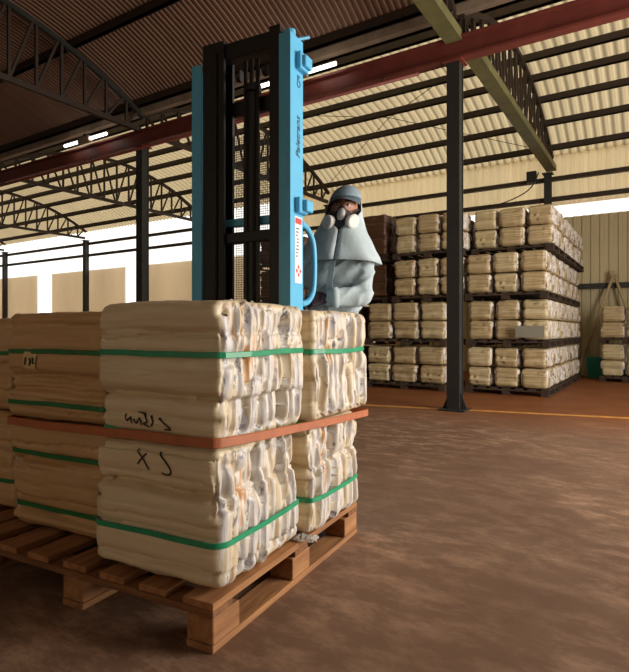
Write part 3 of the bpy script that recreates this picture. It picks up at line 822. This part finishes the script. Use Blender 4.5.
# cap: dome with a stiff brim
bm = bmesh.new(); rows = []
for k in range(9):
    f = k / 8 * math.pi / 2; rr = math.cos(f) if k < 8 else .02; z = 1.735 + .098 * math.sin(f)
    rows.append([bm.verts.new((.098 * rr * math.cos(a * 2 * math.pi / 28), .002 + .113 * rr * math.sin(a * 2 * math.pi / 28), z)) for a in range(28)])
for a, b in zip(rows, rows[1:]):
    for i in range(28): bm.faces.new((a[i], a[(i + 1) % 28], b[(i + 1) % 28], b[i]))
bm.faces.new(rows[-1])
cp = obj('cap', bm, M['fabric_cap'], pr, smooth=True)
bm = bmesh.new(); inn = []; out = []
for k in range(15):
    a = math.pi + math.pi * (.08 + .84 * k / 14)
    x, y = math.cos(a), math.sin(a)
    inn.append(((.097 * x, .002 + .112 * y, 1.742))); out.append((.098 * x * 1.02, .002 + .112 * y - .080 * max(0, -y) ** 1.3, 1.712 - .010 * abs(x)))
vi = [[bm.verts.new((p[0], p[1], p[2] + dz)) for p in L_] for L_ in (inn, out) for dz in (0, .006)]
for A, B in ((0, 2), (3, 1), (2, 3), (1, 0)):
    for k in range(14): bm.faces.new((vi[A][k], vi[A][k + 1], vi[B][k + 1], vi[B][k]))
obj('brim', bm, M['brim'], cp)

# neck drape and shoulder cape in one cloth
bm = bmesh.new(); rows = []
prof = [(1.755, .090, .104, 96), (1.72, .102, .116, 100), (1.67, .114, .124, 108), (1.62, .130, .128, 138), (1.575, .148, .136, 166), (1.54, .165, .146, 178), (1.49, .196, .160, 179), (1.44, .222, .170, 179), (1.40, .250, .178, 179), (1.36, .270, .184, 179)]
NA = 48
for z, rx, ry, ang in prof:
    row = []
    for i in range(NA + 1):
        a = R(90) + R(ang) * (2 * i / NA - 1)
        wv = 1 + .035 * math.sin(i * .9 + z * 20) * max(0, 1.62 - z) * 4
        front = max(0, -math.sin(a))
        row.append(bm.verts.new((rx * math.cos(a) * wv, .005 + ry * math.sin(a) * wv - .0 * front, z - .015 * math.cos(2 * a) * (1.75 - z))))
    rows.append(row)
for a, b in zip(rows, rows[1:]):
    for i in range(NA): bm.faces.new((a[i], b[i], b[i + 1], a[i + 1]))
bmesh.ops.recalc_face_normals(bm, faces=bm.faces[:])
bmesh.ops.solidify(bm, geom=bm.faces[:], thickness=.004)
obj('neck_drape', bm, M['fabric'], pr, smooth=True)

# respirator
rs = blob('respirator', [((0, -.085, 1.615), (.062, .042, .062)), ((0, -.108, 1.655), (.026, .026, .034)), ((0, -.11, 1.58), (.045, .032, .035))], M['rubber'], pr, .008, 3)
bm = bmesh.new(); bmesh.ops.create_icosphere(bm, subdivisions=3, radius=1, matrix=Matrix.Translation((0, -.128, 1.632)) @ Matrix.Diagonal((.024, .018, .040, 1)))
obj('valve_cover', bm, M['silver'], rs, smooth=True)
for s in (-1, 1):
    d = Vector((s * .62, -.70, -.12)).normalized(); c = Vector((s * .064, -.112, 1.592))
    bm = bmesh.new(); tube(bm, [c - d * .012, c - d * .008, c + d * .022, c + d * .028], [.034, .040, .042, .034], 22)
    obj('filter', bm, M['filter'], rs)
    obj('head_strap', tube(bmesh.new(), bez([(s * .05, -.10, 1.635), (s * .088, -.05, 1.67), (s * .092, .03, 1.69)]), .006, 6), M['rubber'], rs)

# gloved hands: palm, four unequal curled fingers and a side thumb
def hand(wrist, axis, side, m, name='glove', grip=.02):
    """axis: direction of the handle held; side: direction from wrist to knuckles"""
    w = Vector(wrist); f = Vector(side).normalized(); ax = Vector(axis).normalized()
    n = f.cross(ax).normalized()
    bm_caps = [(tuple(w - f * .035), .036, tuple(w + f * .02), .030)]
    for k, (o_, ln) in enumerate(((.030, .95), (.010, 1.05), (-.010, 1.0), (-.029, .8))):
        k0 = w + f * .085 + ax * o_
        bm_caps.append((tuple(w + f * .01 + ax * o_ * .6), .017, tuple(k0), .0125))
        a = k0 + (f * .6 + n * .8).normalized() * .034 * ln; b = a + (-f * .35 + n * .93).normalized() * .026 * ln; c = b + (-f * .98 + n * .1).normalized() * .020 * ln
        bm_caps += [(tuple(k0), .0108, tuple(a), .0098), (tuple(a), .0098, tuple(b), .009), (tuple(b), .009, tuple(c), .008)]
    t0 = w + f * .02 + ax * .030; t1 = t0 + (f * .5 + ax * .55 + n * .6).normalized() * .038; t2 = t1 + (f * .5 - ax * .1 + n * .8).normalized() * .030
    bm_caps += [(tuple(t0), .015, tuple(t1), .012), (tuple(t1), .0115, tuple(t2), .009)]
    return blob(name, bm_caps, m, pr, .0052, 2)
hand((-.055, -.215, 1.138), (-.25, .35, .9), (-.85, -.35, -.15), M['glove'])
hand((-.235, -.165, 1.055), (1, 0, .1), (.2, -.9, -.35), M['glove'])
obj('cuff', tube(bmesh.new(), [(.012, -.198, 1.142), (-.030, -.210, 1.140)], [.060, .055], 16), M['fabric'], pr, smooth=True)

# the person leans: hips and legs stand further left than the head
def lean(o):
    for ch in o.children:
        if ch.type == 'MESH' and ch.name.split('.')[0] not in ('glove', 'cuff'):
            for v in ch.data.vertices:
                z = v.co.z; v.co.x += .14 * (max(z, .85) - 1.45) - (.0 if z > .85 else .0)
            ch.data.update()
        lean(ch)
lean(pr)

# ------------------------------------------------------------------ stored stacks behind
PITCH, PH, BH = .712, .102, .301
far_meshes = {}
def far_mesh(w, d, h, seed, mk):
    k = (w, d, h, seed, mk)
    if k not in far_meshes:
        r = random.Random(seed)
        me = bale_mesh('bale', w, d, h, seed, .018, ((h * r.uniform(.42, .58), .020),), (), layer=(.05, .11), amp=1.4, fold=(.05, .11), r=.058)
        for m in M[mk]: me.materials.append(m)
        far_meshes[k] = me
    return far_meshes[k]
pal_mesh = {}
def far_pallet(loc, W, D, label, group):
    if (W, D) not in pal_mesh:
        bm = bmesh.new()
        for i in range(7):
            x = i * (W - .1) / 6; box(bm, x, x + .1, 0, D, PH - .02, PH)
        for y in (0, D / 2 - .05, D - .1): box(bm, 0, W, y, y + .1, PH - .04, PH - .021)
        for x in (0, W / 2 - .05, W - .1):
            for y in (0, D / 2 - .05, D - .1): box(bm, x, x + .1, y, y + .1, .018, PH - .041)
            box(bm, x, x + .1, 0, D, 0, .017)
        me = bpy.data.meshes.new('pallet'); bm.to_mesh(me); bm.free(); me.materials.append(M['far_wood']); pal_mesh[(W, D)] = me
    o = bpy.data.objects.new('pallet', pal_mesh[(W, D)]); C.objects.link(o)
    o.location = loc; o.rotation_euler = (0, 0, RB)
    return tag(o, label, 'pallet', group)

TN = ['bottom tier', 'second tier', 'third tier', 'top tier']
CN = ['left column', 'middle column', 'right column']
LN = ['lower layer', 'upper layer']
frng = random.Random(21)
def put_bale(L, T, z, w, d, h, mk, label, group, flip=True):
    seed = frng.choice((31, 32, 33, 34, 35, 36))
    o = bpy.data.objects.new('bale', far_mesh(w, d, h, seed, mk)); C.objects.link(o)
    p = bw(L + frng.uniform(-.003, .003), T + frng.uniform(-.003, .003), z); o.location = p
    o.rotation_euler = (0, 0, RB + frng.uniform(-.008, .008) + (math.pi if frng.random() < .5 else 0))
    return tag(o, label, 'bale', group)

def stack(name, L0, T0_, cw, tiers, mk, rows=(3,), depth=.56, setback=(0, 0, 0, 0), Ls=None, cws=None, side=0, ncol=3, tnames=TN, z0=0, tier_ids=None):
    for ti in range(tiers):
        z = z0 + ti * PITCH; c = cws[ti] if cws else cw; l0 = Ls[ti] if Ls else L0; sb = setback[ti]
        W = round(c * ncol, 3); D = round(2 * depth + .04, 3)
        for pi in range(1 + side):
            tt = T0_ + sb + pi * (D + .08)
            far_pallet(bw(l0 + W, tt, z), W, D, 'dark wooden pallet under the %s of the %s%s' % (tnames[ti], name, ('' if not side else [', front one', ', middle one', ', rear one'][pi])), 'pallets in the ' + name)
            for row in range(2):
                if row == 1 and not side: continue
                for ci in range(ncol):
                    if (pi > 0 or row > 0) and ci != ncol - 1: continue
                    Lc = l0 + W - (ci + .5) * c; Tc = tt + .02 + depth * (row + .5)
                    for ly in range(2):
                        if pi == 0 and row == 0:
                            lab = 'cream bale, %s, %s of the front, %s, %s' % (LN[ly], CN[ci if ncol == 3 else (0, 2)[ci]], tnames[ti], name)
                        else:
                            k = pi * 2 + row
                            lab = 'cream bale, %s, %s behind the corner on the side, %s, %s' % (LN[ly], ['', 'first', 'second', 'third', 'fourth', 'fifth'][k], tnames[ti], name)
                        put_bale(Lc, Tc, z + PH + .002 + ly * (BH + .002), round(c - .012, 3), round(depth - .014, 3), BH, mk if (ti + ci) % 3 else 'farb', lab, 'bales in the ' + name)
stack('right stack', 1.37, 8.36, .40, 4, 'far', side=2, setback=(0, .03, 0, .22), Ls=(1.37, 1.36, 1.38, 1.34))
stack('stack left of column', 2.86, 8.30, .47, 4, 'far', Ls=(2.88, 2.86, 2.60, 2.60), cws=(.47, .47, .40, .40), setback=(0, 0, .05, .08), depth=.50)
stack('stack at right edge', .16, 11.55, .42, 2, 'far', ncol=2, depth=.40, tnames=['bottom tier', 'top tier'])
# dark brown bales behind the person
for L0, n, hs, nm in ((4.42, 2, (.58, .58), 'beside the cream stack'), (5.60, 4, (.58, .58, .58, .50), 'farther left')):
    for ti in range(n):
        z = ti * PITCH
        far_pallet(bw(L0 + 1.05, 8.3, z), 1.05, 1.0, 'dark wooden pallet, %s of the brown stack %s' % (TN[ti], nm), 'pallets in the brown stacks')
        put_bale(L0 + .525, 8.3 + .48, z + PH + .002, 1.0, .9, hs[ti], 'brown', 'dark brown bale behind the person, %s of stack %s' % (TN[ti], nm), 'dark brown bales')
for ti in (2, 3):
    far_pallet(bw(3.92 + 1.05, 8.45, ti * PITCH), 1.05, 1.0, 'dark wooden pallet carrying the %s brown bale right of the person' % ('third' if ti == 2 else 'highest'), 'pallets in the brown stacks')
    put_bale(3.92 + .525, 8.45 + .48, ti * PITCH + PH + .002, 1.0, .9, .58 if ti == 2 else .72, 'brown', 'dark brown bale beside the head and hood of the person' if ti == 3 else 'dark brown bale beside the shoulder of the person', 'dark brown bales')

put_bale(3.02, 9.16, 3 * PITCH + PH + .002, .78, .44, .56, 'brown', 'dark bundle between the two cream stacks, just right of the column top', 'dark brown bales')
# grey board, teal bin, pole frame
tag(obj('board', bx(-.20, .20, -.012, 0, 0, .17), M['grey_board'], loc=bw(1.62, 8.33, .855), rotz=RB + .05, bevel=.003), 'plain grey board fixed on the front of the right stack, second tier', 'board')
bn = thing('bin', 'teal plastic bin by the wall between the right stack and the edge stack', 'bin', bw(1.14, 12.42), RB)
bm = bmesh.new(); rr = [(.13, 0), (.16, .40), (.145, .40), (.12, .02)]; rings = [[bm.verts.new((sx * r_, sy * r_, z)) for sx, sy in ((-1, -1), (1, -1), (1, 1), (-1, 1))] for r_, z in rr]
for a, b in zip(rings, rings[1:]):
    for i in range(4): bm.faces.new((a[i], a[(i + 1) % 4], b[(i + 1) % 4], b[i]))
bm.faces.new(rings[0][::-1]); bm.faces.new(rings[-1])
obj('tub', bm, M['teal'], bn)
bm = bmesh.new()
for p, q in (((-.17, -.17, .4), (.17, -.17, .4)), ((.17, -.17, .4), (.17, .17, .4)), ((.17, .17, .4), (-.17, .17, .4)), ((-.17, .17, .4), (-.17, -.17, .4))): bar(bm, p, q, .025, .03)
obj('rim', bm, M['teal'], bn)
af = thing('pole_frame', 'pale pole frame in an upturned V leaning on the wall behind the edge stack', 'frame', rotz=RB)
obj('pole', tube(bmesh.new(), [(-1.50, 12.30, .0), (-.82, 12.76, 2.18)], .028, 8), M['rope'], af, smooth=True)
obj('pole', tube(bmesh.new(), [(-.14, 12.45, .0), (-.86, 12.76, 2.18)], .028, 8), M['rope'], af, smooth=True)
obj('lashing', tube(bmesh.new(), [(-.90, 12.74, 2.12), (-.78, 12.74, 2.12)], .05, 10), M['rope'], af)
